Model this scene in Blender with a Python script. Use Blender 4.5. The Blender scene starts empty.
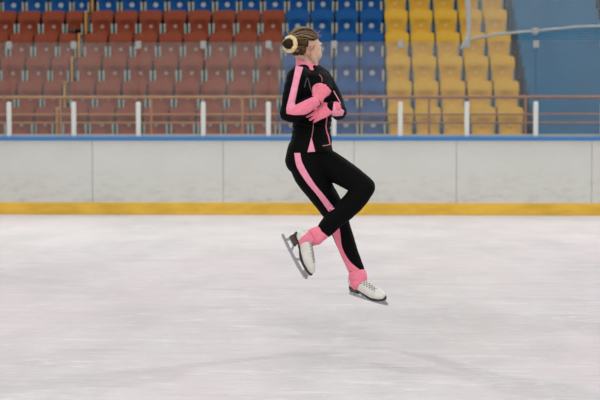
import bpy, bmesh, math, random
from mathutils import Vector, Matrix, noise
from mathutils.bvhtree import BVHTree
random.seed(7)
PI = math.pi
C = bpy.context.scene.collection
SC = bpy.context.scene

# ------------------------------------------------------------------ camera
F = 1417.0
cam_d = bpy.data.cameras.new('camera'); cam = bpy.data.objects.new('camera', cam_d); C.objects.link(cam)
cam_d.sensor_width = 36; cam_d.lens = F * 36 / 600
YAW = math.atan(54 / F); PITCH = math.atan(63 / F)
cam.location = (0, 0, 1.2)
cam.rotation_euler = (PI / 2 - PITCH, 0, YAW)
cam_d.clip_end = 200
cam_d.dof.use_dof = True; cam_d.dof.focus_distance = 8.15; cam_d.dof.aperture_fstop = 3.6
SC.camera = cam
RM = cam.rotation_euler.to_matrix()
CO = Vector((0, 0, 1.2))
def ray(px, py): return (RM @ Vector(((px - 300) / F, -(py - 200) / F, -1))).normalized()
def P(px, py, Y):
    d = ray(px, py); return CO + d * (Y / d.y)
SY = 8.2
def S(px, py, dy=0.0): return P(px, py, SY + dy)
PX = SY / F                                     # metres per pixel at the skater

# ------------------------------------------------------------------ materials
def mat(name, col, rough=.6, spec=.5, metal=0, nscale=0, namt=0, bump=0, bscale=60, coat=0, sheen=0, col2=None, detail=4, stretch=None):
    m = bpy.data.materials.new(name); m.use_nodes = True
    nt = m.node_tree; b = nt.nodes['Principled BSDF']
    b.inputs['Base Color'].default_value = (*col, 1); b.inputs['Roughness'].default_value = rough
    b.inputs['Specular IOR Level'].default_value = spec; b.inputs['Metallic'].default_value = metal
    if coat: b.inputs['Coat Weight'].default_value = coat
    if sheen: b.inputs['Sheen Weight'].default_value = sheen
    tc = nt.nodes.new('ShaderNodeTexCoord')
    src = tc.outputs['Object']
    if stretch:
        mp = nt.nodes.new('ShaderNodeMapping'); mp.inputs['Scale'].default_value = stretch
        nt.links.new(src, mp.inputs['Vector']); src = mp.outputs['Vector']
    if nscale:
        n = nt.nodes.new('ShaderNodeTexNoise'); n.inputs['Scale'].default_value = nscale; n.inputs['Detail'].default_value = detail
        nt.links.new(src, n.inputs['Vector'])
        r = nt.nodes.new('ShaderNodeValToRGB')
        c2 = col2 if col2 else tuple(c * (1 - namt) for c in col)
        r.color_ramp.elements[0].color = (*c2, 1); r.color_ramp.elements[1].color = (*col, 1)
        r.color_ramp.elements[0].position = .35; r.color_ramp.elements[1].position = .62
        nt.links.new(n.outputs['Fac'], r.inputs['Fac']); nt.links.new(r.outputs['Color'], b.inputs['Base Color'])
    if bump:
        n = nt.nodes.new('ShaderNodeTexNoise'); n.inputs['Scale'].default_value = bscale; n.inputs['Detail'].default_value = 3
        nt.links.new(src, n.inputs['Vector'])
        bp = nt.nodes.new('ShaderNodeBump'); bp.inputs['Strength'].default_value = bump; bp.inputs['Distance'].default_value = .01
        nt.links.new(n.outputs['Fac'], bp.inputs['Height']); nt.links.new(bp.outputs['Normal'], b.inputs['Normal'])
    return m
M = {}
M['red'] = mat('red_plastic', (.27, .052, .020), .6, .22, nscale=3, namt=.25)
M['blue'] = mat('blue_plastic', (.001, .080, .265), .6, .22, nscale=3, namt=.2)
M['yellow'] = mat('yellow_plastic', (.70, .40, .045), .65, .15, nscale=3, namt=.12)
M['disc'] = mat('number_disc', (.42, .45, .50), .6)
M['disc_red'] = mat('number_disc_red', (.40, .28, .24), .6)
M['disc_yellow'] = mat('number_disc_yellow', (.64, .44, .17), .6)
M['bracket'] = mat('painted_bracket', (.50, .60, .55), .5, nscale=20, namt=.3)
M['bracket_cream'] = mat('cream_bracket', (.62, .60, .48), .5, nscale=20, namt=.3)
M['bracket_dark'] = mat('dull_bracket', (.22, .27, .27), .5, nscale=20, namt=.3)
M['terrace'] = mat('dark_concrete', (.018, .030, .034), .85, .2, nscale=2, namt=.3)
M['steps'] = mat('blue_steps', (.012, .17, .33), .7, .2, nscale=1.5, namt=.12)
M['orange'] = mat('orange_paint', (.60, .24, .075), .5, nscale=9, namt=.2)
M['rust'] = mat('rust_orange_paint', (.46, .17, .09), .5, nscale=9, namt=.2)
M['ochre'] = mat('ochre_paint', (.72, .32, .08), .5, nscale=9, namt=.2)
M['white_metal'] = mat('white_metal', (.68, .70, .66), .4)
M['capblue'] = mat('blue_cap', (.03, .20, .50), .4)
M['beige'] = mat('beige_channel', (.45, .42, .36), .6)
M['rope'] = mat('white_rope', (.36, .37, .36), .8, nscale=30, namt=.15)
M['net'] = mat('net_twine', (.45, .47, .47), .8)
M['wall'] = mat('grey_wall', (.30, .33, .36), .8, nscale=.5, namt=.15)
M['black'] = mat('black_fabric', (.0028, .003, .0035), .75, .07, bump=.12, bscale=25)
M['pink'] = mat('pink_fabric', (.90, .24, .34), .75, .25, nscale=45, namt=.1, bump=.15, bscale=40)
M['palepink'] = mat('pale_pink_fabric', (.93, .34, .47), .75, .25, nscale=45, namt=.1)
M['glove'] = mat('pink_knit', (.90, .24, .325), .85, .2, nscale=60, namt=.12, bump=.3, bscale=180)
M['piping'] = mat('pink_piping', (.42, .17, .19), .6)
M['logo'] = mat('reflective_grey', (.20, .15, .16), .5)
M['skin'] = mat('skin', (.68, .455, .33), .55, .25, nscale=18, col2=(.60, .37, .26))
M['ear'] = mat('ear_skin', (.60, .30, .22), .5, .3); M['ear_inner_shade'] = mat('ear_hollow_shade', (.30, .09, .07), .6, .2)  # outer ear redder skin; hollow darkened further, its shade painted in
M['hair'] = mat('brown_hair', (.115, .064, .028), .75, .15, nscale=28, col2=(.018, .010, .006))
M['hairdark'] = mat('dark_hair', (.035, .020, .010), .75, .15, nscale=60, col2=(.02, .012, .008))
M['wisp'] = mat('fair_hair', (.38, .27, .16), .5)
M['scrunchie'] = mat('cream_scrunchie', (.86, .66, .36), .8, .2, nscale=50, namt=.15, bump=.3, bscale=90)
M['eye'] = mat('eye_white', (.8, .78, .75), .2); M['iris'] = mat('iris', (.08, .06, .05), .2); M['lip'] = mat('lip', (.55, .2, .18), .5)
M['boot'] = mat('white_leather', (.74, .72, .65), .45, .5, nscale=25, namt=.12, bump=.1, bscale=50)
M['sole'] = mat('dark_sole', (.035, .022, .018), .6)
M['heel'] = mat('brown_heel', (.085, .05, .035), .5, nscale=40, namt=.4)
M['lace'] = mat('lace', (.27, .26, .23), .8)
M['hook'] = mat('hook', (.22, .21, .19), .4, metal=.6)
M['steel'] = mat('steel', (.36, .38, .40), .38, .5, metal=.45)

def boards_mat():
    m = bpy.data.materials.new('board_white'); m.use_nodes = True; nt = m.node_tree; b = nt.nodes['Principled BSDF']
    N = nt.nodes.new; L = nt.links.new
    tc = N('ShaderNodeTexCoord')
    b.inputs['Roughness'].default_value = .45
    # soft stains
    n1 = N('ShaderNodeTexNoise'); n1.inputs['Scale'].default_value = 1.6; n1.inputs['Detail'].default_value = 6; L(tc.outputs['Object'], n1.inputs['Vector'])
    mp = N('ShaderNodeMapping'); mp.inputs['Scale'].default_value = (2.2, 1, 7); L(tc.outputs['Object'], mp.inputs['Vector'])
    n2 = N('ShaderNodeTexNoise'); n2.inputs['Scale'].default_value = 2.5; n2.inputs['Detail'].default_value = 8; n2.inputs['Roughness'].default_value = .7; L(mp.outputs['Vector'], n2.inputs['Vector'])
    sx = N('ShaderNodeSeparateXYZ'); L(tc.outputs['Object'], sx.inputs[0])
    mr = N('ShaderNodeMapRange'); mr.inputs['From Min'].default_value = .2; mr.inputs['From Max'].default_value = .75; mr.inputs['To Min'].default_value = .55; mr.inputs['To Max'].default_value = .1
    L(sx.outputs['Z'], mr.inputs['Value'])
    r2 = N('ShaderNodeMapRange'); r2.inputs['From Min'].default_value = .48; r2.inputs['From Max'].default_value = .72; L(n2.outputs['Fac'], r2.inputs['Value'])
    mul = N('ShaderNodeMath'); mul.operation = 'MULTIPLY'; L(mr.outputs[0], mul.inputs[0]); L(r2.outputs[0], mul.inputs[1])
    mx = N('ShaderNodeMix'); mx.data_type = 'RGBA'; mx.inputs[6].default_value = (.62, .625, .575, 1); mx.inputs[7].default_value = (.70, .70, .655, 1); L(n1.outputs['Fac'], mx.inputs[0])
    mx2 = N('ShaderNodeMix'); mx2.data_type = 'RGBA'; mx2.inputs[7].default_value = (.34, .34, .28, 1); L(mx.outputs[2], mx2.inputs[6]); L(mul.outputs[0], mx2.inputs[0])
    L(mx2.outputs[2], b.inputs['Base Color']); return m
M['board'] = boards_mat()
M['kick'] = mat('yellow_kick', (.86, .54, .07), .55, .25, nscale=2.5, col2=(.72, .43, .05), stretch=(1, 1, 4))
M['seam'] = mat('seam_dirt', (.40, .40, .35), .8, nscale=5, namt=.3)

def ice_mat():
    m = bpy.data.materials.new('ice'); m.use_nodes = True; nt = m.node_tree; b = nt.nodes['Principled BSDF']
    N = nt.nodes.new; L = nt.links.new
    tc = N('ShaderNodeTexCoord'); O = tc.outputs['Object']
    def nz(scale, rot=0, st=(1, 1, 1), detail=5, rough=.6, lo=.4, hi=.7, dist=0):
        mp = N('ShaderNodeMapping'); mp.inputs['Rotation'].default_value = (0, 0, rot); mp.inputs['Scale'].default_value = st; L(O, mp.inputs['Vector'])
        n = N('ShaderNodeTexNoise'); n.inputs['Scale'].default_value = scale; n.inputs['Detail'].default_value = detail; n.inputs['Roughness'].default_value = rough
        n.inputs['Distortion'].default_value = dist
        L(mp.outputs['Vector'], n.inputs['Vector'])
        r = N('ShaderNodeMapRange'); r.inputs['From Min'].default_value = lo; r.inputs['From Max'].default_value = hi; L(n.outputs['Fac'], r.inputs['Value'])
        return r.outputs[0]
    def mix(a, col, fac, amt):
        mm = N('ShaderNodeMath'); mm.operation = 'MULTIPLY'; mm.inputs[1].default_value = amt; L(fac, mm.inputs[0])
        x = N('ShaderNodeMix'); x.data_type = 'RGBA'; x.inputs[7].default_value = (*col, 1)
        if isinstance(a, tuple): x.inputs[6].default_value = (*a, 1)
        else: L(a, x.inputs[6])
        L(mm.outputs[0], x.inputs[0]); return x.outputs[2]
    c = mix((.615, .578, .575), (.67, .555, .575), nz(.22, .3, (1, .45, 1), lo=.42, hi=.62), .6)
    c = mix(c, (.43, .435, .425), nz(.7, .5, (1, .6, 1), 6, .62, .45, .72), .75)
    c = mix(c, (.69, .68, .675), nz(1.5, -.4, (1, .35, 1), 8, .7, .5, .72, .6), .65)
    # skate scratches: thin bright bands of stretched noise in several directions
    for rot, sc in ((.15, 9), (1.1, 8), (-.6, 10), (2.2, 7)):
        c = mix(c, (.83, .82, .815), nz(sc, rot, (.2, 1, 1), 9, .82, .56, .64, 1.6), .55)
    for rot, sc in ((.5, 5), (-1.0, 6)):
        c = mix(c, (.41, .41, .41), nz(sc, rot, (.16, 1, 1), 7, .78, .54, .70, 1.0), .5)
    L(c, b.inputs['Base Color'])
    b.inputs['Roughness'].default_value = .42; b.inputs['Specular IOR Level'].default_value = .18
    return m
M['ice'] = ice_mat()

def glass_mat():
    m = bpy.data.materials.new('dusty_acrylic'); m.use_nodes = True; nt = m.node_tree
    nt.nodes.remove(nt.nodes['Principled BSDF']); out = nt.nodes['Material Output']
    N = nt.nodes.new; L = nt.links.new
    t = N('ShaderNodeBsdfTransparent'); t.inputs[0].default_value = (.97, .98, .975, 1)
    d = N('ShaderNodeBsdfDiffuse'); d.inputs[0].default_value = (.60, .58, .55, 1)
    tc = N('ShaderNodeTexCoord'); n = N('ShaderNodeTexNoise'); n.inputs['Scale'].default_value = 1.2; n.inputs['Detail'].default_value = 5; L(tc.outputs['Object'], n.inputs['Vector'])
    r = N('ShaderNodeMapRange'); r.inputs['To Min'].default_value = .05; r.inputs['To Max'].default_value = .105; L(n.outputs['Fac'], r.inputs['Value'])
    x = N('ShaderNodeMixShader'); L(r.outputs[0], x.inputs[0]); L(t.outputs[0], x.inputs[1]); L(d.outputs[0], x.inputs[2])
    L(x.outputs[0], out.inputs['Surface']); return m
M['glass'] = glass_mat()

# ------------------------------------------------------------------ mesh helpers
def tag(o, label=None, cat=None, group=None, kind=None):
    if label: o['label'] = label
    if cat: o['category'] = cat
    if group: o['group'] = group
    if kind: o['kind'] = kind
    return o
def empty(name, loc=(0, 0, 0)):
    o = bpy.data.objects.new(name, None); C.objects.link(o); o.location = loc; o.empty_display_size = .1; return o
def mk(name, bm, m, parent=None, smooth=True, auto=True):
    me = bpy.data.meshes.new(name)
    bmesh.ops.recalc_face_normals(bm, faces=bm.faces[:])
    bm.to_mesh(me); bm.free()
    ms = m if isinstance(m, list) else [m]
    for q in ms: me.materials.append(q)
    if smooth:
        for p in me.polygons: p.use_smooth = True
        if auto:
            try: me.set_sharp_from_angle(angle=math.radians(42))
            except Exception: pass
    o = bpy.data.objects.new(name, me); C.objects.link(o)
    if parent:
        o.parent = parent
        if parent.type == 'EMPTY':        # vertices were given in world coordinates
            o.matrix_parent_inverse = Matrix.Translation(-Vector(parent.location))
    return o
def box(bm, x0, x1, y0, y1, z0, z1, mtx=None):
    vs = [bm.verts.new((x, y, z)) for x in (x0, x1) for y in (y0, y1) for z in (z0, z1)]
    if mtx:
        for v in vs: v.co = mtx @ v.co
    for f in ((0, 1, 3, 2), (4, 6, 7, 5), (0, 4, 5, 1), (2, 3, 7, 6), (0, 2, 6, 4), (1, 5, 7, 3)): bm.faces.new([vs[i] for i in f])
    return vs
def catmull(p, t):
    n = len(p) - 1; i = min(int(t), n - 1); u = t - i
    a, b, c, d = p[max(i - 1, 0)], p[i], p[i + 1], p[min(i + 2, n)]
    return (b * 2 + (c - a) * u + (a * 2 - b * 5 + c * 4 - d) * u * u + (b * 3 - a - c * 3 + d) * u ** 3) * .5
def tube(bm, pts, ra, rb=None, side=None, n=18, sub=4, caps=True, mtx=None):
    pts = [Vector(p) for p in pts]
    if not isinstance(ra, (list, tuple)): ra = [ra] * len(pts)
    rb = rb if rb is not None else ra
    if not isinstance(rb, (list, tuple)): rb = [rb] * len(pts)
    K = (len(pts) - 1) * sub
    cs, A, B = [], [], []
    for k in range(K + 1):
        t = k / sub
        cs.append(catmull(pts, t)); i = min(int(t), len(pts) - 2); u = t - i; u = u * u * (3 - 2 * u) * .5 + u * .5
        A.append(ra[i] * (1 - u) + ra[i + 1] * u); B.append(rb[i] * (1 - u) + rb[i + 1] * u)
    rings = []; pu = None
    T = [(cs[min(k + 1, K)] - cs[max(k - 1, 0)]).normalized() for k in range(K + 1)]
    def ring(c, t, a, b, u):
        v = t.cross(u)
        return [bm.verts.new(c + u * a * math.cos(2 * PI * j / n) + v * b * math.sin(2 * PI * j / n)) for j in range(n)]
    us = []
    for k in range(K + 1):
        t = T[k]
        if side is not None: s = Vector(side)
        elif pu is not None: s = pu
        else: s = Vector((0, 0, 1)) if abs(t.z) < .8 else Vector((1, 0, 0))
        u = (s - t * s.dot(t)).normalized(); pu = u; us.append(u)
    allv = []
    if caps:
        for a in (1.2, .8, .4):
            r = min(A[0], B[0]); rings.append(ring(cs[0] - T[0] * r * math.sin(a), T[0], A[0] * math.cos(a), B[0] * math.cos(a), us[0]))
    for k in range(K + 1): rings.append(ring(cs[k], T[k], A[k], B[k], us[k]))
    if caps:
        for a in (.4, .8, 1.2):
            r = min(A[-1], B[-1]); rings.append(ring(cs[-1] + T[-1] * r * math.sin(a), T[-1], A[-1] * math.cos(a), B[-1] * math.cos(a), us[-1]))
    for a, b in zip(rings, rings[1:]):
        for j in range(n): bm.faces.new((a[j], a[(j + 1) % n], b[(j + 1) % n], b[j]))
    bm.faces.new(rings[0][::-1]); bm.faces.new(rings[-1])
    if mtx:
        for r in rings:
            for v in r: v.co = mtx @ v.co
def ell(bm, c, r, mtx=None, seg=20):
    g = bmesh.ops.create_uvsphere(bm, u_segments=seg, v_segments=seg // 2 + 2, radius=1)
    for v in g['verts']:
        v.co = Vector((v.co.x * r[0] + c[0], v.co.y * r[1] + c[1], v.co.z * r[2] + c[2]))
        if mtx: v.co = mtx @ v.co
def remesh(bm, vox, smooth=2, fn=None):
    me = bpy.data.meshes.new('t'); bmesh.ops.recalc_face_normals(bm, faces=bm.faces[:]); bm.to_mesh(me); bm.free()
    o = bpy.data.objects.new('t', me); C.objects.link(o)
    md = o.modifiers.new('r', 'REMESH'); md.mode = 'VOXEL'; md.voxel_size = vox
    dg = bpy.context.evaluated_depsgraph_get(); ev = o.evaluated_get(dg)
    m2 = bpy.data.meshes.new_from_object(ev); bpy.data.objects.remove(o)
    b2 = bmesh.new(); b2.from_mesh(m2); bpy.data.meshes.remove(m2)
    for _ in range(smooth): bmesh.ops.smooth_vert(b2, verts=b2.verts[:], factor=.5, use_axis_x=True, use_axis_y=True, use_axis_z=True)
    if fn:
        b2.normal_update()
        for v in b2.verts: v.co = fn(v.co, v.normal)
    return b2

# ------------------------------------------------------------------ the ice
bm = bmesh.new(); box(bm, -30, 30, -8, 21.9, -.05, 0)
tag(mk('ice_floor', bm, M['ice'], smooth=False), kind='structure')

# ------------------------------------------------------------------ boards
BY = 21.8
def XB(px, Y=BY): return (px - 354) / F * Y
boards = tag(empty('rink_boards', (0, BY, 0)), 'long white rink boards with blue top rail and yellow kick plate', 'rink boards')
seams = [XB(x) for x in (-710, -576, -443, -310, -178, -42, 91, 223, 354, 456, 590, 720, 850, 980, 1110)]
bm = bmesh.new()
for a, b in zip(seams, seams[1:]):
    bm = bmesh.new(); vs = box(bm, a + .004, b - .004, BY, BY + .09, .0, 1.145)
    mk('board_panel', bm, M['board'], boards, smooth=False)
for s in seams[1:-1]:
    bm = bmesh.new(); box(bm, s - .006, s + .006, BY + .012, BY + .08, .19, 1.14)
    mk('panel_joint', bm, M['seam'], boards, smooth=False)
bm = bmesh.new(); box(bm, seams[0], seams[-1], BY - .02, BY + .012, 0, .185)
bmesh.ops.bevel(bm, geom=[e for e in bm.edges], offset=.008, segments=2, affect='EDGES')
tag(mk('kick_plate', bm, M['kick'], boards), 'yellow kick plate')
bm = bmesh.new(); box(bm, seams[0], seams[-1], BY - .03, BY + .13, 1.145, 1.205)
bmesh.ops.bevel(bm, geom=[e for e in bm.edges], offset=.012, segments=3, affect='EDGES')
tag(mk('cap_rail', bm, M['capblue'], boards), 'blue top rail')

# ------------------------------------------------------------------ glass screen above the boards
GY = BY + .06
glass = tag(empty('glass_screen', (0, GY, 1.205)), 'dusty clear safety glass screen with short white posts on the boards', 'safety glass')
px_posts = [-453, -387.5, -322, -256, -190.5, -125, -59, 7.3, 72.8, 138, 203.2, 268.5, 334, 400, 466, 534, 600, 666, 731.5, 797, 862.5]
for i, p in enumerate(px_posts):
    x = XB(p, GY)
    if i < len(px_posts) - 1:
        x1 = XB(px_posts[i + 1], GY)
        bm = bmesh.new(); box(bm, x + .006, x1 - .006, GY, GY + .012, 1.21, 2.66); mk('glass_pane', bm, M['glass'], glass, smooth=False)
    if i % 1 == 0:
        bm = bmesh.new(); box(bm, x - .036, x + .036, GY - .05, GY - .004, 1.205, 1.745)
        bmesh.ops.bevel(bm, geom=[e for e in bm.edges], offset=.012, segments=3, affect='EDGES')
        tag(mk('post', bm, M['white_metal'], glass), 'short white post')
        bm = bmesh.new(); box(bm, x - .045, x + .045, GY - .02, GY + .03, 2.56, 2.68)
        bmesh.ops.bevel(bm, geom=[e for e in bm.edges], offset=.01, segments=2, affect='EDGES')
        mk('clip', bm, M['rope'], glass)
bm = bmesh.new(); box(bm, XB(-453), XB(862.5), GY - .015, GY + .03, 1.2, 1.245); tag(mk('bottom_channel', bm, M['beige'], glass, smooth=False), 'beige channel')

# ------------------------------------------------------------------ terraces
D0, TR, Z0, RI = 25.1, .7, 1.415, .49
K_ROWS = 6
def floor_z(k): return Z0 + RI * k - .56
bm = bmesh.new()
XS0, XS1 = 3.16, 4.80
for k in range(-1, 8):
    y0 = D0 + TR * k - .36
    if k == -1: y0 = BY + .2; 
    for (xa, xb) in ((-15, XS0 - .02), (XS1 + .02, 12)):
        box(bm, xa, xb, y0, D0 + TR * (k + 1) - .36, -.05, floor_z(k) if k >= 0 else floor_z(0) - .06)
mk_ = mk('seating_terrace', bm, M['terrace'], smooth=False); tag(mk_, kind='structure')
bm = bmesh.new(); box(bm, -15, 12, D0 + TR * 8 - .36, D0 + TR * 8, -.05, 9); tag(mk('wall_back', bm, M['wall'], smooth=False), kind='structure')
bm = bmesh.new()
prof = [(BY + .2, -.05)]
y, z = BY + .2, floor_z(0) - .06
prof.append((y, z)); y = D0 - .7
while y < D0 + TR * 6.9:
    prof.append((y, z)); z += .245; prof.append((y, z)); prof.append((y + .02, z)); y += .35
prof.append((y, z)); prof.append((y, -.05))
a = [bm.verts.new((XS0, q[0], q[1])) for q in prof]; b = [bm.verts.new((XS1, q[0], q[1])) for q in prof]
bm.faces.new(a); bm.faces.new(b[::-1])
for i in range(len(prof)): bm.faces.new((a[i], a[(i + 1) % len(prof)], b[(i + 1) % len(prof)], b[i]))
tag(mk('staircase', bm, M['steps'], smooth=False), 'wide blue painted steps climbing the stands right of the yellow seats', 'stairs')

# ------------------------------------------------------------------ seats
def seat_back_bm(short=False, wl=.158):
    bm = bmesh.new(); nx, nz = 12, 14
    F_, B_ = [], []
    zb, zt = (-.16, .305) if not short else (-.05, .305)
    for j in range(nz + 1):
        v = j / nz; z = zb + (zt - zb) * v
        w = wl + (.226 - wl) * min(1, max(0, (z + .16) / .34))
        if z > .25: w -= .022 * ((z - .25) / .055) ** 2.5
        rowf, rowb = [], []
        for i in range(nx + 1):
            u = -1 + 2 * i / nx; x = u * w
            lean = .05 * max(0, z + .05) + .75 * max(0, z - .14) ** 1.25
            dish = .055 * math.exp(-((x / .13) ** 4)) * math.exp(-(((z + .02) / .13) ** 4))
            curve = -.035 * u * u
            zz = z + (.018 * (1 - u * u) if j == nz else 0)
            rowf.append(bm.verts.new((x, lean + dish + curve, zz))); rowb.append(bm.verts.new((x, lean + dish + curve + .014, zz)))
        F_.append(rowf); B_.append(rowb)
    for j in range(nz):
        for i in range(nx):
            bm.faces.new((F_[j][i], F_[j][i + 1], F_[j + 1][i + 1], F_[j + 1][i])); bm.faces.new((B_[j][i], B_[j + 1][i], B_[j + 1][i + 1], B_[j][i + 1]))
    for j in range(nz):
        bm.faces.new((F_[j][0], F_[j + 1][0], B_[j + 1][0], B_[j][0])); bm.faces.new((F_[j][nx], B_[j][nx], B_[j + 1][nx], F_[j + 1][nx]))
    for i in range(nx):
        bm.faces.new((F_[nz][i], F_[nz][i + 1], B_[nz][i + 1], B_[nz][i])); bm.faces.new((F_[0][i], B_[0][i], B_[0][i + 1], F_[0][i + 1]))
    return bm
def seat_pan_bm():
    bm = bmesh.new(); n = 8; m_ = 8
    top, bot = [], []
    for j in range(n + 1):
        t = j / n; y = .0 - .36 * t; w = .175 + .035 * math.sin(PI * min(t * .6 + .1, 1)); rt, rb = [], []
        for i in range(m_ + 1):
            u = -1 + 2 * i / m_
            z = -.16 - .03 * math.sin(PI * t) + .02 * u * u - (.03 * max(0, t - .8) / .2)
            rt.append(bm.verts.new((u * w, y, z))); rb.append(bm.verts.new((u * w, y, z - .016)))
        top.append(rt); bot.append(rb)
    for j in range(n):
        for i in range(m_):
            bm.faces.new((top[j][i], top[j][i + 1], top[j + 1][i + 1], top[j + 1][i])); bm.faces.new((bot[j][i], bot[j + 1][i], bot[j + 1][i + 1], bot[j][i + 1]))
        for s in (0, m_): bm.faces.new((top[j][s], top[j + 1][s], bot[j + 1][s], bot[j][s]))
    for i in range(m_):
        for s in (0, n): bm.faces.new((top[s][i], top[s][i + 1], bot[s][i + 1], bot[s][i]))
    return bm
ORD = ['', 'first', 'second', 'third', 'fourth', 'fifth', 'sixth', 'seventh', 'eighth', 'ninth', 'tenth', 'eleventh', 'twelfth', 'thirteenth', 'fourteenth', 'fifteenth', 'sixteenth', 'seventeenth', 'eighteenth']
ROW = ['bottom row', 'second row up', 'third row up', 'fourth row up', 'fifth row up', 'top row']
DR = {'red': .036, 'blue': .048, 'yellow': .036}
def seat_w(c): return .19 if c == 'yellow' else .158
def make_seat(colour, disc, brk, short=False):
    r = empty('stadium_seat')
    def add(name, bm, m):
        o = mk(name, bm, m); o.parent = r; return o
    bk = add('backrest', seat_back_bm(short, seat_w(colour)), M[colour])
    if not short:
        add('seat_pan', seat_pan_bm(), M[colour])
        bm = bmesh.new(); bmesh.ops.create_cone(bm, cap_ends=True, segments=20, radius1=DR[colour], radius2=DR[colour], depth=.008, matrix=Matrix.Translation((0, .040, 0)) @ Matrix.Rotation(PI / 2, 4, 'X'))
        o = add('number_disc', bm, M[disc]); tag(o, 'small round pale number disc')
    for s in (-1, 1):
        bm = bmesh.new(); box(bm, s * .203 - .015, s * .203 + .015, -.05, .0, -.56, .05); box(bm, s * .203 - .015, s * .203 + .015, -.28, .0, -.22, -.19)
        if s: box(bm, min(s * .16, s * .203), max(s * .16, s * .203), -.25, -.2, -.215, -.195)
        bmesh.ops.bevel(bm, geom=[e for e in bm.edges], offset=.005, segments=1, affect='EDGES')
        add('bracket', bm, M[brk])
    return r
protos = {'red': make_seat('red', 'disc_red', 'bracket'), 'blue': make_seat('blue', 'disc', 'bracket_cream'), 'yellow': make_seat('yellow', 'disc_yellow', 'bracket_dark'), 'short': make_seat('red', 'disc', 'bracket', True)}
used = set()
GR = {'red': 'red seats in the stands', 'blue': 'blue seats in the stands', 'yellow': 'yellow seats in the stands'}
def place_seat(kind, loc, label, group, rot, sx=1):
    p = protos[kind]
    if kind not in used: used.add(kind); r = p
    else:
        r = p.copy(); C.objects.link(r)
        for ch in p.children:
            c = ch.copy(); C.objects.link(c); c.parent = r
    r.location = loc; r.rotation_euler = (rot[0], 0, rot[1]); r.scale = (sx, 1, 1)
    tag(r, label, 'seat', group)
rr = random.Random(3)
for k in range(K_ROWS):
    for n in range(-16, 6):
        x = .337 + .4825 * n; y = D0 + TR * k; z = Z0 + RI * k
        if n >= 1: col = 'yellow'
        elif n >= -3 or k == 5: col = 'blue'
        else: col = 'red'
        kind = col
        if col == 'red':
            q = -3 - n; lab = 'red plastic seat, %s, %s seat left of the blue block' % (ROW[k], ORD[q])
            if n == -12 and k == 4:
                kind = 'short'; lab = 'short red seat back over a black gap, fifth row up, beside the ochre handrail'
        elif col == 'blue':
            q = 1 - n; lab = 'blue plastic seat, %s, %s seat left of the yellow block' % (ROW[k], ORD[q])
        else: lab = 'yellow plastic seat, %s, %s seat right of the blue block' % (ROW[k], ORD[n])
        place_seat(kind, (x - (.06 if n == -12 else 0), y, z), lab, GR[col], (rr.uniform(-.012, .012), rr.uniform(-.012, .012)), .74 if n == -12 else 1)

# ------------------------------------------------------------------ front railing and aisle handrail
RY = 23.6
def XR(px): return (px - 354) / F * RY
rail = tag(empty('railing', (0, RY, floor_z(0) - .06)), 'orange pipe railing with three bars between the glass and the seats', 'railing')
zf = floor_z(0) - .06
for z, r in ((1.86, .026), (1.575, .016), (1.435, .016)):
    bm = bmesh.new(); tube(bm, [(-9, RY, z), (-1.3, RY, z)], r, n=10, sub=1); mk('bar', bm, M['orange'], rail)
    bm = bmesh.new(); tube(bm, [(-1.3, RY, z), (6, RY, z)], r, n=10, sub=1); tag(mk('bar', bm, M['rust'], rail), 'darker rust coloured bar')
for p in (-125, -33, 59, 150.6, 242.3, 335, 428.7, 524, 618):
    bm = bmesh.new(); tube(bm, [(XR(p), RY, zf), (XR(p), RY, 1.86)], .02, n=10, sub=1); mk('post', bm, M['orange'] if p < 300 else M['rust'], rail)
hr = tag(empty('handrail', (-5.215, D0 - .6, floor_z(0))), 'ochre stair handrail climbing through the red seats', 'handrail')
for k in range(0, 7):
    x = -5.292; y = D0 + TR * k; zt = Z0 + RI * k + .29
    bm = bmesh.new(); tube(bm, [(x, y, floor_z(k)), (x, y, zt)], .026, n=12, sub=1, caps=False); mk('post', bm, M['ochre'], hr)
    bm = bmesh.new(); tube(bm, [(x, y, zt), (x, y + .30, zt)], .026, n=12, sub=1); mk('grip', bm, M['ochre'], hr)

# ------------------------------------------------------------------ safety net with its ropes
NY = GY + .10
net = tag(empty('safety_net', (XB(466, NY), NY, 2.66)), 'fine grey safety net edged with white rope above the glass at right', 'net')
bm = bmesh.new()
xa, xb = XB(467, NY), XB(640, NY)
def zrope(x):
    px = 354 + x * F / NY
    py = 42 - 11 * min(1, max(0, (px - 467) / 68)) - 5 * max(0, (px - 535) / 65)
    return 1.2 + (137 - py) * NY / F
x = xa
while x < xb:
    tube(bm, [(x, NY, zrope(x)), (x, NY, 3.75)], .0022, n=4, sub=1, caps=False); x += .045
z = 2.6
while z < 3.75:
    x0 = xa
    while zrope(x0) > z and x0 < xb: x0 += .05
    if x0 < xb: tube(bm, [(x0, NY, z), (xb, NY, z)], .003, n=4, sub=1, caps=False)
    z += .04
mk('mesh_panel', bm, M['net'], net, smooth=False)
bm = bmesh.new(); tube(bm, [P(466, -25, NY), P(467.5, 0, NY), P(468.5, 20, NY), P(468, 35, NY - .02), P(465, 43, NY - .08), P(461.5, 48, NY - .1)], [.045, .042, .036, .032, .03, .022], n=12); mk('rope', bm, M['rope'], net)
bm = bmesh.new(); tube(bm, [P(466, 41, NY - .02), P(480, 37.5, NY), P(500, 34, NY), P(535, 31, NY - .02), P(560, 28.5, NY), P(585, 26.6, NY), P(640, 26, NY)], .02, n=10); mk('rope', bm, M['rope'], net)
bm = bmesh.new(); box(bm, *sum([[c - h, c + h] for c, h in zip(P(535, 31, NY - .03), (.055, .03, .055))], [])); bmesh.ops.bevel(bm, geom=bm.edges[:], offset=.02, segments=3, affect='EDGES'); tag(mk('knot', bm, M['rope'], net), 'white rope knot')

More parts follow.
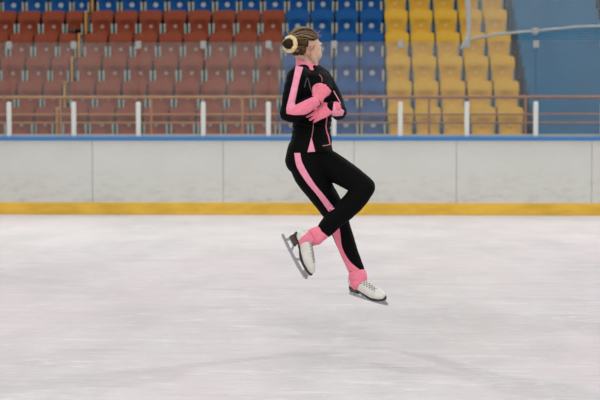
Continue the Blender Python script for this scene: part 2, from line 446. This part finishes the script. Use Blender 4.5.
# ================================================================== the skater
sk = tag(empty('person', S(330, 300, 0)), 'skater in black and pink jumping with crossed arms and crossed legs, hair in a bun', 'person')
def K(*a): return S(*a)
ph = math.radians(35); LV = Vector((math.sin(ph), math.cos(ph), 0)); FV = Vector((math.cos(ph), -math.sin(ph), 0))
ph2 = math.radians(42); LV2 = Vector((math.sin(ph2), math.cos(ph2), 0)); FV2 = Vector((math.cos(ph2), -math.sin(ph2), 0))
def arms(bm, g=0.0):
    # right (near) arm
    tube(bm, [K(303, 75, -.08), K(297, 77, -.125), K(292, 94, -.155), K(288.5, 112, -.165)], [.040 + g, .050 + g, .043 + g, .041 + g])
    tube(bm, [K(288.5, 113, -.165), K(294, 113.5, -.19), K(304, 107.5, -.20), K(315, 101.5, -.195)], [.043 + g, .046 + g, .041 + g, .033 + g])
    # left (far) arm
    tube(bm, [K(315, 74, .07), K(321, 78, .10), K(332, 95, .05), K(338.5, 111, -.02)], [.045 + g, .050 + g, .042 + g, .036 + g])
    tube(bm, [K(338.5, 112, -.02), K(338, 112, -.07), K(334, 109.5, -.125), K(331, 108, -.145)], [.037 + g, .040 + g, .035 + g, .031 + g])
def torso(bm, g=0.0, hem=False):
    c = [K(310, 70.5, 0), K(310, 77, 0), K(311.5, 90, 0), K(312, 105, 0), K(312, 118, 0), K(311.5, 130, 0), K(311.5, 141, 0), K(311, 152.2, 0)]
    ra = [.090, .135, .15, .142, .125, .122, .130, .142]; rb = [.05, .082, .100, .098, .092, .090, .098, .106]
    tube(bm, c[:], [a + g for a in ra], [b + g for b in rb], side=LV, n=28, caps=not hem)
    tube(bm, [K(308, 70, -.01), K(302, 73, -.07), K(297, 77, -.12)], [.034 + g, .038 + g, .045 + g])
    tube(bm, [K(311, 70, -.02), K(316, 73, .04), K(320, 78, .09)], [.036 + g, .042 + g, .046 + g])
def pelvis_legs(bm, g=0.0, full=True):
    tube(bm, [K(311, 143, 0), K(309.5, 152, 0), K(308, 162, 0), K(309, 170, 0)], [.125 + g, .138 + g, .140 + g, .10 + g], [.095 + g, .108 + g, .112 + g, .085 + g], side=LV2, n=28)
    # right leg, straight and behind
    pr = [K(304, 160, -.045), K(309.5, 174, -.04), K(318.5, 188, -.02), K(328, 202, 0), K(335.5, 215, .02), K(341.5, 231, .03), K(348.2, 250, .02), K(354, 264, .01), K(357.2, 272, .005)]
    rr_ = [.088, .086, .078, .069, .060, .054, .047, .042, .041]
    tube(bm, pr, [r + g for r in rr_], n=22)
    # left leg, knee forward, shank crossing in front
    tube(bm, [K(317, 160, .04), K(329, 165.5, -.01), K(344, 173.5, -.08), K(357, 182, -.13), K(363.5, 187, -.145)], [.086 + g, .081 + g, .070 + g, .061 + g, .059 + g], n=22)
    tube(bm, [K(363.5, 187.5, -.145), K(355, 200, -.16), K(344.5, 210.5, -.165), K(334, 220, -.17), K(325.5, 229.5, -.17)], [.061 + g, .058 + g, .056 + g, .050 + g, .043 + g], n=22)

# ---- head (local: x forward, y left, z up)
hy = math.radians(38)
HM = Matrix.Translation(K(305.2, 48.0, 0)) @ Matrix.Rotation(hy, 4, 'Z') @ Matrix.Rotation(math.radians(2), 4, 'Y')
def head(bm):
    E = lambda c, r: ell(bm, c, r, HM, 24)
    E((-.012, 0, .033), (.092, .073, .080)); E((-.03, 0, .015), (.075, .070, .070)); E((.042, 0, -.005), (.058, .060, .080))
    E((.046, 0, -.055), (.045, .048, .045)); E((.068, 0, -.088), (.021, .026, .018))
    E((.058, .032, -.035), (.036, .029, .034)); E((.058, -.032, -.035), (.036, .029, .034))
    E((.090, 0, .028), (.010, .045, .014))
    tube(bm, [(.094, 0, .014), (.098, 0, -.006), (.103, 0, -.022), (.094, 0, -.030)], [.007, .009, .010, .008], n=12, mtx=HM)
    for s in (-1, 1):
        E((.095, s * .011, -.027), (.010, .008, .007))
        tube(bm, [(-.010, s * .069, -.044), (-.022, s * .084, -.020), (-.025, s * .094, .0), (-.008, s * .093, .012), (.004, s * .082, .003), (.004, s * .073, -.014), (-.003, s * .070, -.036)], .0052, n=8, mtx=HM)
        E((-.016, s * .077, -.006), (.007, .006, .018)); E((-.008, s * .073, -.041), (.007, .006, .008))
        tube(bm, [(-.005, s * .052, -.03), (.02, s * .050, -.06), (.052, s * .026, -.088)], [.022, .019, .018], n=12, mtx=HM)
    E((.0905, 0, -.052), (.010, .020, .006)); E((.088, 0, -.064), (.010, .017, .007))
    tube(bm, [(.02, 0, -.07), (.05, 0, -.085)], [.034, .026], n=12, mtx=HM)
nk0 = HM @ Vector((-.022, 0, -.035))
bm = bmesh.new(); head(bm)
tube(bm, [nk0, K(305, 60, 0), K(307.5, 68, 0), K(309, 76, 0)], [.044, .043, .048, .056], n=20)
torso(bm, -.006); arms(bm, -.002); pelvis_legs(bm, -.005)
tube(bm, [K(357, 270, .005), K(358, 277, 0), K(358.5, 284, 0)], [.040, .036, .034]); tube(bm, [K(326, 229.5, -.17), K(316, 236, -.17), K(309, 239, -.17)], [.041, .036, .034])
HI = HM.inverted()
def headfn(co, no):
    l = HI @ co
    if l.z < -.12 or l.length > .16: return co
    for s in (-1, 1):
        d = math.sqrt(((l.y - s * .031) / .017) ** 2 + ((l.z - .006) / .012) ** 2)
        if d < 1.3 and l.x > .04: co = co - (HM.to_3x3() @ Vector((1, 0, 0))) * .010 * max(0, 1 - d / 1.3)
    return co
body = mk('body', remesh(bm, .0042, 2, headfn), [M['skin'], M['ear'], M['ear_inner_shade']], sk, auto=False)
for p in body.data.polygons:
    l = HI @ p.center
    if abs(l.z + .014) < .042 and abs(l.y) > .0755 and -.04 < l.x < .012:
        p.material_index = 2 if (abs(l.y) < .089 and -.022 < l.x < -.002 and abs(l.z + .009) < .015) else 1  # hollow faces take the painted shade, the rest plain ear skin
for s in (-1, 1):
    bm = bmesh.new(); ell(bm, (.074, s * .031, .005), (.0135, .0135, .0125), HM); e = mk('eye', bm, M['eye'], sk)
    bm = bmesh.new(); ell(bm, (.0855, s * .031, .005), (.0035, .006, .006), HM); mk('iris', bm, M['iris'], e)
    bm = bmesh.new(); tube(bm, [(.096, s * .014, .023), (.095, s * .030, .029), (.080, s * .046, .024)], [.0028, .0026, .0015], n=6, mtx=HM); mk('eyebrow', bm, M['hairdark'], sk)
bm = bmesh.new(); ell(bm, (.0950, 0, -.0525), (.008, .018, .0045), HM); ell(bm, (.0930, 0, -.0625), (.008, .016, .005), HM); mk('lips', bm, M['lip'], sk)
bm = bmesh.new(); ell(bm, (-.008, -.081, -.043), (.003, .003, .003), HM); tag(mk('earring', bm, M['steel'], sk), 'small dark stud earring')

# ---- hair
HC = Vector((-.016, 0, .028)); HR = Vector((.098, .080, .087))
def hs(d, off=0):       # point on the hair ellipsoid in direction d
    d = d.normalized(); return HC + Vector((d.x * (HR.x + off), d.y * (HR.y + off), d.z * (HR.z + off)))
def in_hair(p):
    x, y, z = p
    if x > 0: return z > .052 + .55 * (x - .02) if x > .02 else z > .034 + .0
    if x > -.034: return z > .036
    return z > -.045 - .35 * (-.025 - x)
bm = bmesh.new()
g = bmesh.ops.create_uvsphere(bm, u_segments=64, v_segments=48, radius=1)
for v in list(bm.verts): v.co = hs(v.co.copy(), .001 + .0015 * noise.noise(v.co * 9))
bmesh.ops.delete(bm, geom=[v for v in bm.verts if not in_hair(v.co)], context='VERTS')
r0 = bmesh.ops.solidify(bm, geom=bm.faces[:], thickness=.006)
rs = random.Random(5)
bun_dir = Vector((-1, .22, .10)).normalized()
def strand(start, off, rad, wob=.002, steps=9, end=bun_dir, m=None):
    a = start.normalized(); b = (end + Vector((0, rs.uniform(-.12, .12), rs.uniform(-.12, .12)))).normalized()
    ang = a.angle(b); pts = []
    w = Vector((rs.uniform(-1, 1), rs.uniform(-1, 1), rs.uniform(-1, 1))) * .06
    for i in range(steps):
        t = i / (steps - 1)
        d = (a * math.sin((1 - t) * ang) + b * math.sin(t * ang)) / math.sin(ang) + w * math.sin(PI * t)
        pts.append(hs(d, off * (0.3 + .7 * math.sin(PI * min(1, t * 1.15))) + rs.uniform(-wob, wob) * .4))
    return pts
hl = []
for i in range(300):            # hairline start points, both sides
    t = rs.random(); s = rs.choice((-1, 1))
    if t < .4:                  # forehead to temple
        u = t / .4; st = Vector((.92 - .5 * u, s * (u * .85), .50 - .3 * u))
    elif t < .6:
        u = (t - .4) / .2; st = Vector((.42 - .62 * u, s * .95, .20 - .05 * u))
    elif t < .85:
        u = (t - .6) / .25; st = Vector((-.33 - .40 * u, s * (.88 - .38 * u), -.15 - .65 * u))
    else: st = Vector((rs.uniform(-.1, .8), s * rs.uniform(0, .8), 1))
    hl.append(st)
for st in hl: tube(bm, strand(st, rs.uniform(.001, .006), .003), [.0008] + [rs.uniform(.0014, .0028)] * 7 + [.0015], n=5, sub=1, mtx=None)
for v in bm.verts: v.co = HM @ v.co
mk('hair', bm, M['hair'], sk)
bm = bmesh.new()
for i in range(95):             # short loose wisps
    st = rs.choice(hl) + Vector((0, 0, rs.uniform(0, .5))); p = hs(st, .002)
    d = (p - HC).normalized(); side = Vector((rs.uniform(-.6, .9), rs.uniform(-1, 1), rs.uniform(-.3, .8)))
    L_ = rs.uniform(.012, .032)
    tube(bm, [p, p + (d * .7 + side * .6) * L_ * .6, p + (d * .6 + side) * L_], [.0006, .0005, .0003], n=4, sub=2, mtx=HM)
for i in range(22):             # nape wisps
    s = rs.choice((-1, -1, 1)); p = Vector((-.06 + rs.uniform(-.02, .04), s * rs.uniform(.02, .05), -.045)); 
    tube(bm, [p, p + Vector((-.012, s * .006, -.012)), p + Vector((rs.uniform(-.03, .0), s * .01, -rs.uniform(.02, .035)))], [.0008, .0006, .0003], n=4, sub=2, mtx=HM)
for i in range(40):             # fair highlights lying on the hair
    st = rs.choice(hl); tube(bm, strand(st, .009, .0012, .003), [.0005] + [.0011] * 7 + [.0005], n=4, sub=1, mtx=HM)
tag(mk('loose_hair', bm, M['wisp'], sk), 'fair loose strands')
# bun: a coil of hair and the scrunchie round it
BD = Matrix.Translation(K(289.3, 44.0, -.088)) @ Vector((-.60, -.80, .05)).to_track_quat('Z', 'Y').to_matrix().to_4x4()   # local z points out of the back of the head
HI_BUN = BD.inverted() @ (HM @ Vector((-.085, .0, .03)))
bm = bmesh.new(); ell(bm, (0, 0, .014), (.029, .029, .027), BD); tube(bm, [(0, 0, .0), HI_BUN], [.030, .034], n=12, mtx=BD)
for k in range(9):
    a0 = k * .7; pts = []
    for i in range(14):
        a = a0 + i * .42; r = .023 - .0009 * i; pts.append((r * math.cos(a), r * math.sin(a), .012 + .0022 * i + .003 * math.sin(a * 2 + k)))
    tube(bm, pts, [.003] + [.0055] * 12 + [.002], n=7, sub=2, mtx=BD)
bun = mk('hair_bun', bm, M['hairdark'], sk)
bm = bmesh.new(); pts = []
for i in range(33):
    a = 2 * PI * i / 32; r = .0385 + .0012 * math.sin(a * 9); pts.append((r * math.cos(a), r * math.sin(a), -.008 + .003 * math.sin(a * 7)))
tube(bm, pts, [.0130 + .0012 * math.sin(i * 2.4) for i in range(33)], n=14, sub=3, mtx=BD)
tag(mk('scrunchie', bm, M['scrunchie'], sk), 'pale yellow scrunchie')

# ---- jacket
def wrink(amp, f, st=(1, 1, 1)):
    def fn(co, no):
        q = Vector((co.x * st[0], co.y * st[1], co.z * st[2])) * f
        return co + no * amp * (noise.noise(q) + .5 * noise.noise(q * 2.3))
    return fn
def jfn(co, no):
    c = wrink(.0038, 13, (.6, .6, 1.7))(co, no)
    zw = K(312, 126, 0).z
    return c + no * .0035 * math.exp(-((co.z - zw) / .05) ** 2) * math.sin((co.z + .25 * co.x) * 210)
bm = bmesh.new(); torso(bm, .008, True); arms(bm, .008)
jacket = mk('jacket', remesh(bm, .0045, 3, jfn), M['black'], sk, auto=False)
bm = bmesh.new(); pelvis_legs(bm, .006)
leg = mk('leggings', remesh(bm, .0045, 3, wrink(.0022, 14, (1.2, 1, 1.2))), M['black'], sk, auto=False)
# collar: an open stand-up band round the neck
bm = bmesh.new(); nA = 32; rings = []
cdir = (K(305.5, 58, 0) - K(309, 70, 0)).normalized()
for (px, py, ra_, rb_) in ((308.5, 69, .078, .070), (307.5, 64.5, .071, .064), (306.6, 60.6, .067, .060), (306.6, 60.6, .061, .054), (307.5, 64.5, .062, .056)):
    c = K(px, py, 0); r = []
    for j in range(nA):
        a = 2 * PI * j / nA; d = LV * math.cos(a) * ra_ + FV * math.sin(a) * rb_
        r.append(bm.verts.new(c + d + Vector((0, 0, -.020 * math.sin(a) - .0)) ))
    rings.append(r)
for a, b in zip(rings, rings[1:]):
    for j in range(nA): bm.faces.new((a[j], a[(j + 1) % nA], b[(j + 1) % nA], b[j]))
tag(mk('collar', bm, M['pink'], jacket), 'pink collar')

# ---- bands of coloured cloth lying on the surface
def bvh(objs):
    vs, fs, off = [], [], 0
    for o in objs:
        for v in o.data.vertices: vs.append(v.co.copy())
        for p in o.data.polygons: fs.append([i + off for i in p.vertices])
        off = len(vs)
    return BVHTree.FromPolygons(vs, fs)
def resample(pts, n):
    pts = [Vector((p[0], p[1], 0)) for p in pts]; out = []
    for i in range(n + 1): out.append(catmull(pts, i / n * (len(pts) - 1)))
    return out
def band(name, A, B, tree, m, parent, na=40, nb=6, off=.0022, label=None):
    bm = bmesh.new(); a = resample(A, na); b = resample(B, na); rows = []; last = None
    for i in range(na + 1):
        r = []
        for j in range(nb + 1):
            p = a[i].lerp(b[i], j / nb); d = ray(p.x, p.y)
            h = tree.ray_cast(CO, d)
            if h[0] is None:
                q = CO + d * ((last or K(300, 200, 0)).y / d.y); h = tree.find_nearest(q)
            no = h[1] if h[1].dot(d) < 0 else -h[1]
            last = h[0]; r.append((h[0] + no * off, no))
        rows.append(r)
    V = [[bm.verts.new(c) for c, _ in r] for r in rows]; W = [[bm.verts.new(c - n_ * (off + .002)) for c, n_ in r] for r in rows]
    for i in range(na):
        for j in range(nb):
            bm.faces.new((V[i][j], V[i][j + 1], V[i + 1][j + 1], V[i + 1][j])); bm.faces.new((W[i][j], W[i + 1][j], W[i + 1][j + 1], W[i][j + 1]))
        for j in (0, nb): bm.faces.new((V[i][j], V[i + 1][j], W[i + 1][j], W[i][j]))
    for j in range(nb):
        for i in (0, na): bm.faces.new((V[i][j], V[i][j + 1], W[i][j + 1], W[i][j]))
    o = mk(name, bm, m, parent, auto=False)
    if label: tag(o, label)
    return o
def line(name, pts, w, tree, m, parent, label=None):
    A, B = [], []
    for i, p in enumerate(pts):
        q = pts[min(i + 1, len(pts) - 1)]; r = pts[max(i - 1, 0)]
        t = Vector((q[0] - r[0], q[1] - r[1])).normalized(); n_ = Vector((-t.y, t.x)) * w / 2
        A.append((p[0] + n_.x, p[1] + n_.y)); B.append((p[0] - n_.x, p[1] - n_.y))
    return band(name, A, B, tree, m, parent, na=24, nb=2, off=.0016, label=label)
TJ = bvh([jacket]); TL = bvh([leg])
band('sleeve_stripe', [(295.8, 66), (293, 80), (289.5, 95), (286.6, 107), (286.8, 113)], [(303, 67.5), (299.5, 80), (297, 92), (295, 102.5), (296, 106)], TJ, M['palepink'], jacket, label='pink stripe down the sleeve')
band('sleeve_panel', [(287, 109.5), (291, 107.2), (297, 104.5), (305, 100.5), (314, 96.5), (318, 95)], [(286.5, 113.5), (291, 114.6), (297, 115), (306, 114), (314, 109), (320, 104.5)], TJ, M['pink'], jacket, nb=12, label='pink panel along the forearm')
band('sleeve_panel', [(333.5, 103), (338, 106), (344, 111)], [(332, 115.8), (337, 116), (342.5, 115.5)], TJ, M['palepink'], jacket, label='pale pink cuff panel')
band('hem_insert', [(311, 138), (309.3, 145), (307.4, 152)], [(311.6, 138), (313.4, 145), (315.2, 151.6)], TJ, M['palepink'], jacket, label='pink triangular insert')
line('seam_piping', [(313.4, 121), (313, 129), (311.6, 138)], .8, TJ, M['piping'], jacket)
line('zip', [(327, 117), (326, 128), (328.5, 137), (329.8, 144)], 1.0, TJ, M['pink'], jacket, 'thin pink zip')
line('logo', [(304.3, 87.3), (307.4, 78), (309.8, 86), (312.6, 95)], .55, TJ, M['logo'], jacket)
line('piping', [(333.5, 91), (337, 97), (340.5, 103.5)], .9, TJ, M['palepink'], jacket)
line('piping', [(319, 74.5), (321.5, 77.5), (322, 82)], .5, TJ, M['piping'], jacket)
band('logo_patch', [(322.2, 145.4), (326, 145.0), (330.4, 143.6)], [(322.4, 146.2), (326, 146), (330.5, 144.8)], TJ, M['piping'], jacket, na=6, nb=2)
band('leg_stripe', [(294.3, 153), (297, 167), (307, 183), (317, 195), (329, 212)], [(300.2, 153), (302.8, 163.6), (313.8, 182.5), (324, 195), (334.5, 208.5)], TL, M['palepink'], leg, label='pink stripe down the outer thigh')
# lower part of the straight leg: near leg alone
bm = bmesh.new()
tube(bm, [K(328, 202, 0), K(335.5, 215, .02), K(341.5, 231, .03), K(348.2, 250, .02), K(354, 264, .01), K(357.2, 272, .005)], [.076, .067, .061, .054, .049, .048], n=32, sub=8)
tmp = mk('tmp', bm, M['pink']); TS = bvh([tmp]); bpy.data.objects.remove(tmp)
band('shin_panel', [(329.4, 221), (332.1, 231), (335.7, 242), (339.9, 253), (344.2, 262), (349.0, 273)], [(338, 221), (340, 231), (341.6, 245), (345.3, 254.5), (352, 263.5), (364.6, 273)], TS, M['pink'], leg, nb=10, off=.001, label='pink panel widening to the ankle')

# ---- ankle cuffs
bm = bmesh.new(); tube(bm, [K(356.3, 270, .007), K(357.3, 274, .0), K(357.9, 278, -.012), K(358.2, 281.5, -.018)], [.044, .054, .056, .050], n=24); cuffR = mk('ankle_cuff', remesh(bm, .0035, 2, wrink(.0028, 28)), M['pink'], leg, auto=False); tag(cuffR, 'pink stirrup cuff')
bm = bmesh.new(); tube(bm, [K(325, 230.4, -.17), K(321, 233, -.17), K(315.5, 236.3, -.17), K(309.5, 238.5, -.175)], [.0435, .045, .051, .046], n=24); cuffL = mk('ankle_cuff', remesh(bm, .0035, 2, wrink(.0028, 28)), M['pink'], leg, auto=False); tag(cuffL, 'pink stirrup cuff')

# ---- gloves
def glove(wr, a, n_, curls, hand, ext=.045, spread=.0, scale=1.0, thumb_curl=.5):
    a = a.normalized(); n_ = (n_ - a * n_.dot(a)).normalized(); l = a.cross(n_).normalized() * hand    # l: towards the thumb side
    s = scale; bm = bmesh.new()
    tube(bm, [wr - a * ext, wr, wr + a * .02 * s, wr + a * .05 * s, wr + a * .078 * s], [.032, .029, .032 * s, .038 * s, .037 * s], [.028, .022, .018 * s, .017 * s, .014 * s], side=l, n=20)
    for i, (off, ln) in enumerate(((.029, .066), (.010, .074), (-.010, .069), (-.028, .055))):
        base = wr + a * (.080 - .004 * abs(i - 1)) * s + l * off * s; th = 0; pts = [base - a * .02 * s, base]; p = base
        for j, fr in enumerate((.45, .30, .25)):
            th += curls[i][j]; d = (a * math.cos(th) - n_ * math.sin(th) + l * spread * (1.5 - i)).normalized(); p = p + d * ln * fr * s; pts.append(p)
        tube(bm, pts, [.0105 * s, .0105 * s, .0098 * s, .0092 * s, .008 * s], n=12, sub=3)
    base = wr + a * .02 * s + l * .026 * s
    d1 = (a * .7 + l * .6 - n_ * .2).normalized(); p1 = base + d1 * .034 * s; d2 = (a * .9 + l * .1 - n_ * thumb_curl).normalized(); p2 = p1 + d2 * .028 * s; p3 = p2 + (d2 - l * .3 - n_ * .2).normalized() * .022 * s
    tube(bm, [base, p1, p2, p3], [.014 * s, .0125 * s, .0108 * s, .009 * s], n=12, sub=3)
    return remesh(bm, .0022, 2, wrink(.0008, 90))
wr = K(316.5, 99.5, -.195)
gR = glove(wr, K(325.5, 86.5, -.19) - wr, Vector((-.15, -1, .15)), [(1.35, 1.5, 1.0)] * 4, -1, scale=1.04, thumb_curl=.9)
mk('glove', gR, M['glove'], sk, auto=False)
wl = K(332, 108.4, -.155)
gL = glove(wl, K(316.5, 114.0, -.185) - wl, Vector((.1, -1, .25)), [(.15, .3, .25), (.18, .32, .25), (.22, .35, .25), (.28, .4, .3)], 1, ext=.026, scale=1.0, spread=.03)
mk('glove', gL, M['glove'], sk, auto=False)
bm = bmesh.new(); tube(bm, [K(314.5, 101.3, -.196), K(318.2, 98.0, -.196)], [.0375, .035], [.0335, .031], side=Vector((0, 0, 1)), n=20); mk('glove_cuff', bm, M['glove'], sk)

# ---- skates.  local frame: x to the toe along the blade, y left, z up; origin at the rear end of the runner
def skate(origin, xdir, updir, name_label, shank_dir, hand):
    x = xdir.normalized(); z = (updir - x * updir.dot(x)).normalized(); y = z.cross(x)
    Mx = Matrix((x, y, z)).transposed().to_4x4(); Mx.translation = origin
    sd = Mx.inverted().to_3x3() @ shank_dir.normalized()
    bm = bmesh.new()
    # foot
    xs = [.052, .078, .115, .155, .195, .232, .258]
    tube(bm, [(xs[0], 0, .118), (xs[1], 0, .116), (xs[2], 0, .106), (xs[3], 0, .094), (xs[4], 0, .083), (xs[5], 0, .076), (xs[6], 0, .071)],
         [.028, .032, .033, .036, .040, .037, .025], [.030, .034, .037, .036, .032, .026, .019], side=(0, 1, 0), n=24, mtx=Mx)
    tube(bm, [(.05, 0, .100), (.09, 0, .098), (.15, 0, .078), (.20, 0, .066), (.25, 0, .062)], [.026, .029, .032, .037, .028], [.012, .014, .014, .012, .010], side=(0, 1, 0), n=20, mtx=Mx)
    top = Vector((.079, 0, .128)) + sd * .010
    tube(bm, [(.066, 0, .105), (.073, 0, .118), Vector((.077, 0, .124)) + sd * .004, top], [.031, .032, .033, .032], [.036, .037, .036, .034], side=(0, 1, 0), n=24, mtx=Mx)
    tube(bm, [(.10, 0, .122), Vector((.105, 0, .132)), Vector((.100, 0, .145)) + sd * .008], [.025, .022, .019], n=16, mtx=Mx)
    boot = mk('ice_skate', remesh(bm, .003, 3), M['boot'], sk, auto=False); tag(boot, name_label)
    # sole
    def outline(zf, th, grow, x0=.022, x1=.283):
        b = bmesh.new(); N_ = 28; up, lo = [], []
        for side_ in (1, -1):
            rng = range(N_ + 1) if side_ == 1 else range(N_ - 1, 0, -1)
            for i in rng:
                t = .5 - .5 * math.cos(PI * i / N_); xx = x0 + (x1 - x0) * t
                w = (.028 + .012 * math.exp(-((t - .72) / .22) ** 2) - .004 * math.exp(-((t - .4) / .15) ** 2)) * (1 - abs(2 * t - 1) ** 5) ** .6 + grow
                zz = zf(xx); up.append(b.verts.new(Mx @ Vector((xx, side_ * w, zz + th)))); lo.append(b.verts.new(Mx @ Vector((xx, side_ * w, zz))))
        b.faces.new(up); b.faces.new(lo[::-1]); n2 = len(up)
        for i in range(n2): b.faces.new((up[i], up[(i + 1) % n2], lo[(i + 1) % n2], lo[i]))
        return b
    zf = lambda xx: .050 + .034 / (1 + math.exp((xx - .125) / .016))
    mk('sole', outline(zf, .009, .002), M['sole'], boot)
    bm = bmesh.new()
    vs = box(bm, .028, .088, -.026, .026, .048, .086, Mx); bmesh.ops.bevel(bm, geom=[e for e in bm.edges], offset=.006, segments=2, affect='EDGES'); mk('heel', bm, M['heel'], boot)
    # blade: profile with windows, extruded
    bm = bmesh.new()
    def slab(poly, w):
        a = [bm.verts.new(Mx @ Vector((p[0], w, p[1]))) for p in poly]; b = [bm.verts.new(Mx @ Vector((p[0], -w, p[1]))) for p in poly]
        bm.faces.new(a); bm.faces.new(b[::-1])
        for i in range(len(poly)): bm.faces.new((a[i], a[(i + 1) % len(poly)], b[(i + 1) % len(poly)], b[i]))
    slab([(-.004, .006), (.01, .001), (.10, -.002), (.20, -.001), (.262, .004), (.270, .002), (.276, .010), (.286, .009), (.289, .022), (.280, .026), (.24, .019), (.10, .015), (.0, .018)], .0028)
    slab([(.028, .012), (.044, .014), (.052, .046), (.036, .048)], .0028)
    slab([(.098, .012), (.112, .014), (.090, .046), (.074, .046)], .0028)
    slab([(.150, .012), (.166, .014), (.190, .048), (.172, .048)], .0028)
    slab([(.238, .016), (.284, .018), (.272, .050), (.236, .050), (.228, .048)], .0028)
    box(bm, .030, .094, -.021, .021, .044, .049, Mx); box(bm, .160, .270, -.024, .024, .045, .051, Mx)
    tag(mk('blade', bm, M['steel'], boot), 'grey steel blade')
    # laces and hooks over the instep
    bm = bmesh.new(); hk = bmesh.new()
    tr = bvh([boot])
    N_ = 6
    LW = .0013
    def surf(t, yy):      # cast from in front and above onto the instep
        b0 = Vector((.240, 0, .17)).lerp(Vector((.19, 0, .21)), t); tgt = Vector((.212, 0, .07)).lerp(Vector((.098, 0, .125)) , t)
        o_ = Mx @ (b0 + Vector((0, yy, 0))); t_ = Mx @ (tgt + Vector((0, yy, 0)))
        h = tr.ray_cast(o_, (t_ - o_).normalized())
        return (h[0] + h[1] * .0022) if h[0] is not None else t_
    for i in range(N_ + 1):
        t = i / N_; w = .011 + .003 * t
        if i < N_:
            for s in (1, -1): tube(bm, [surf(t, s * w), surf(t + .5 / N_, 0), surf(t + 1 / N_, -s * w)], LW, n=6, sub=2)
        for s in (1, -1): ell(hk, surf(t, s * (w + .002)), (.0028, .0028, .0028), seg=8)
    mk('laces', bm, M['lace'], boot); mk('eyelets', hk, M['hook'], boot)
    return boot, Mx
# left foot (raised behind): runner from (281,235.3) to (303,279)
o_ = K(281, 235.3, -.165); e_ = K(303.3, 278.5, -.19)
up_ = K(307, 238, -.17) - K(289, 247, -.165); up_ = up_ + Vector((0, -.035, 0))
bootL, ML = skate(o_, e_ - o_, up_, 'white skate boot on the raised foot', K(325, 230, -.17) - K(309, 239, -.17), 1)
o2 = K(345.5, 294.3, .04); e2 = K(384.5, 306.4, -.14)
x2 = (e2 - o2).normalized(); z2 = K(356, 270, .0) - K(357.5, 292, .02) + Vector((.03, -.12, 0)); z2 = (z2 - x2 * z2.dot(x2)).normalized()
o2 = K(357.3, 283.3, -.02) - x2 * .088 - z2 * .112
bootR, MR = skate(o2, x2, z2, 'white skate boot on the lower pointed foot', K(354, 264, .01) - K(358, 284, 0), -1)
TBL = bvh([bootL, cuffL]); TBR = bvh([bootR, cuffR])
band('stirrup', [(310, 230.5), (304, 235.5), (300.5, 239), (296.8, 245)], [(318, 245.5), (309, 241.5), (303, 242.6), (298.6, 247)], TBL, M['pink'], leg, nb=8, off=.003)
band('stirrup', [(350.2, 281), (350.8, 287), (351, 293.6)], [(364.5, 280.5), (358.5, 285.5), (353.8, 293.8)], TBR, M['pink'], leg, nb=8, off=.003)

# ------------------------------------------------------------------ lights
def area(name, loc, size, power, col, rot=(0, 0, 0), sy=None):
    l = bpy.data.lights.new(name, 'AREA'); l.energy = power; l.color = col; l.size = size
    if sy: l.shape = 'RECTANGLE'; l.size_y = sy
    o = bpy.data.objects.new(name, l); C.objects.link(o); o.location = loc; o.rotation_euler = rot; return o
for x in (-9, 0, 9):
    for y, pw in ((-6, 400), (2, 205), (11, 80), (19, 95)): area('ceiling_and_fill_lamp', (x, y, 8.5), 4.5, pw, (1, .965, .94), sy=1.2)  # unseen overhead lamps; the row behind the camera is added front fill
area('stand_lamp', (-5, 20.5, 9.5), 6, 125, (1, .97, .94), (math.radians(28), 0, 0), 2)
area('stand_lamp', (5, 20.5, 9.5), 6, 125, (1, .97, .94), (math.radians(28), 0, 0), 2)
def spot(loc, tgt, power, r):
    l = bpy.data.lights.new('floodlight', 'SPOT'); l.energy = power; l.spot_size = math.radians(120); l.spot_blend = .8; l.shadow_soft_size = r; l.color = (1, .98, .96)
    o = bpy.data.objects.new('floodlight', l); C.objects.link(o); o.location = loc
    o.rotation_euler = (Vector(tgt) - Vector(loc)).to_track_quat('-Z', 'Y').to_euler(); return o
spot((11, 20.6, 10.6), (.3, 6.5, 0), 3000, .28); spot((-9.6, 20.6, 10.6), (.3, 6.5, 0), 3000, .28)
w = bpy.data.worlds.new('world'); SC.world = w; w.use_nodes = True
w.node_tree.nodes['Background'].inputs[0].default_value = (.92, .96, 1, 1); w.node_tree.nodes['Background'].inputs[1].default_value = .40
SC.view_settings.view_transform = 'Standard'; SC.view_settings.look = 'None'; SC.view_settings.gamma = 1; SC.view_settings.exposure = .22
SC.view_settings.use_curve_mapping = False
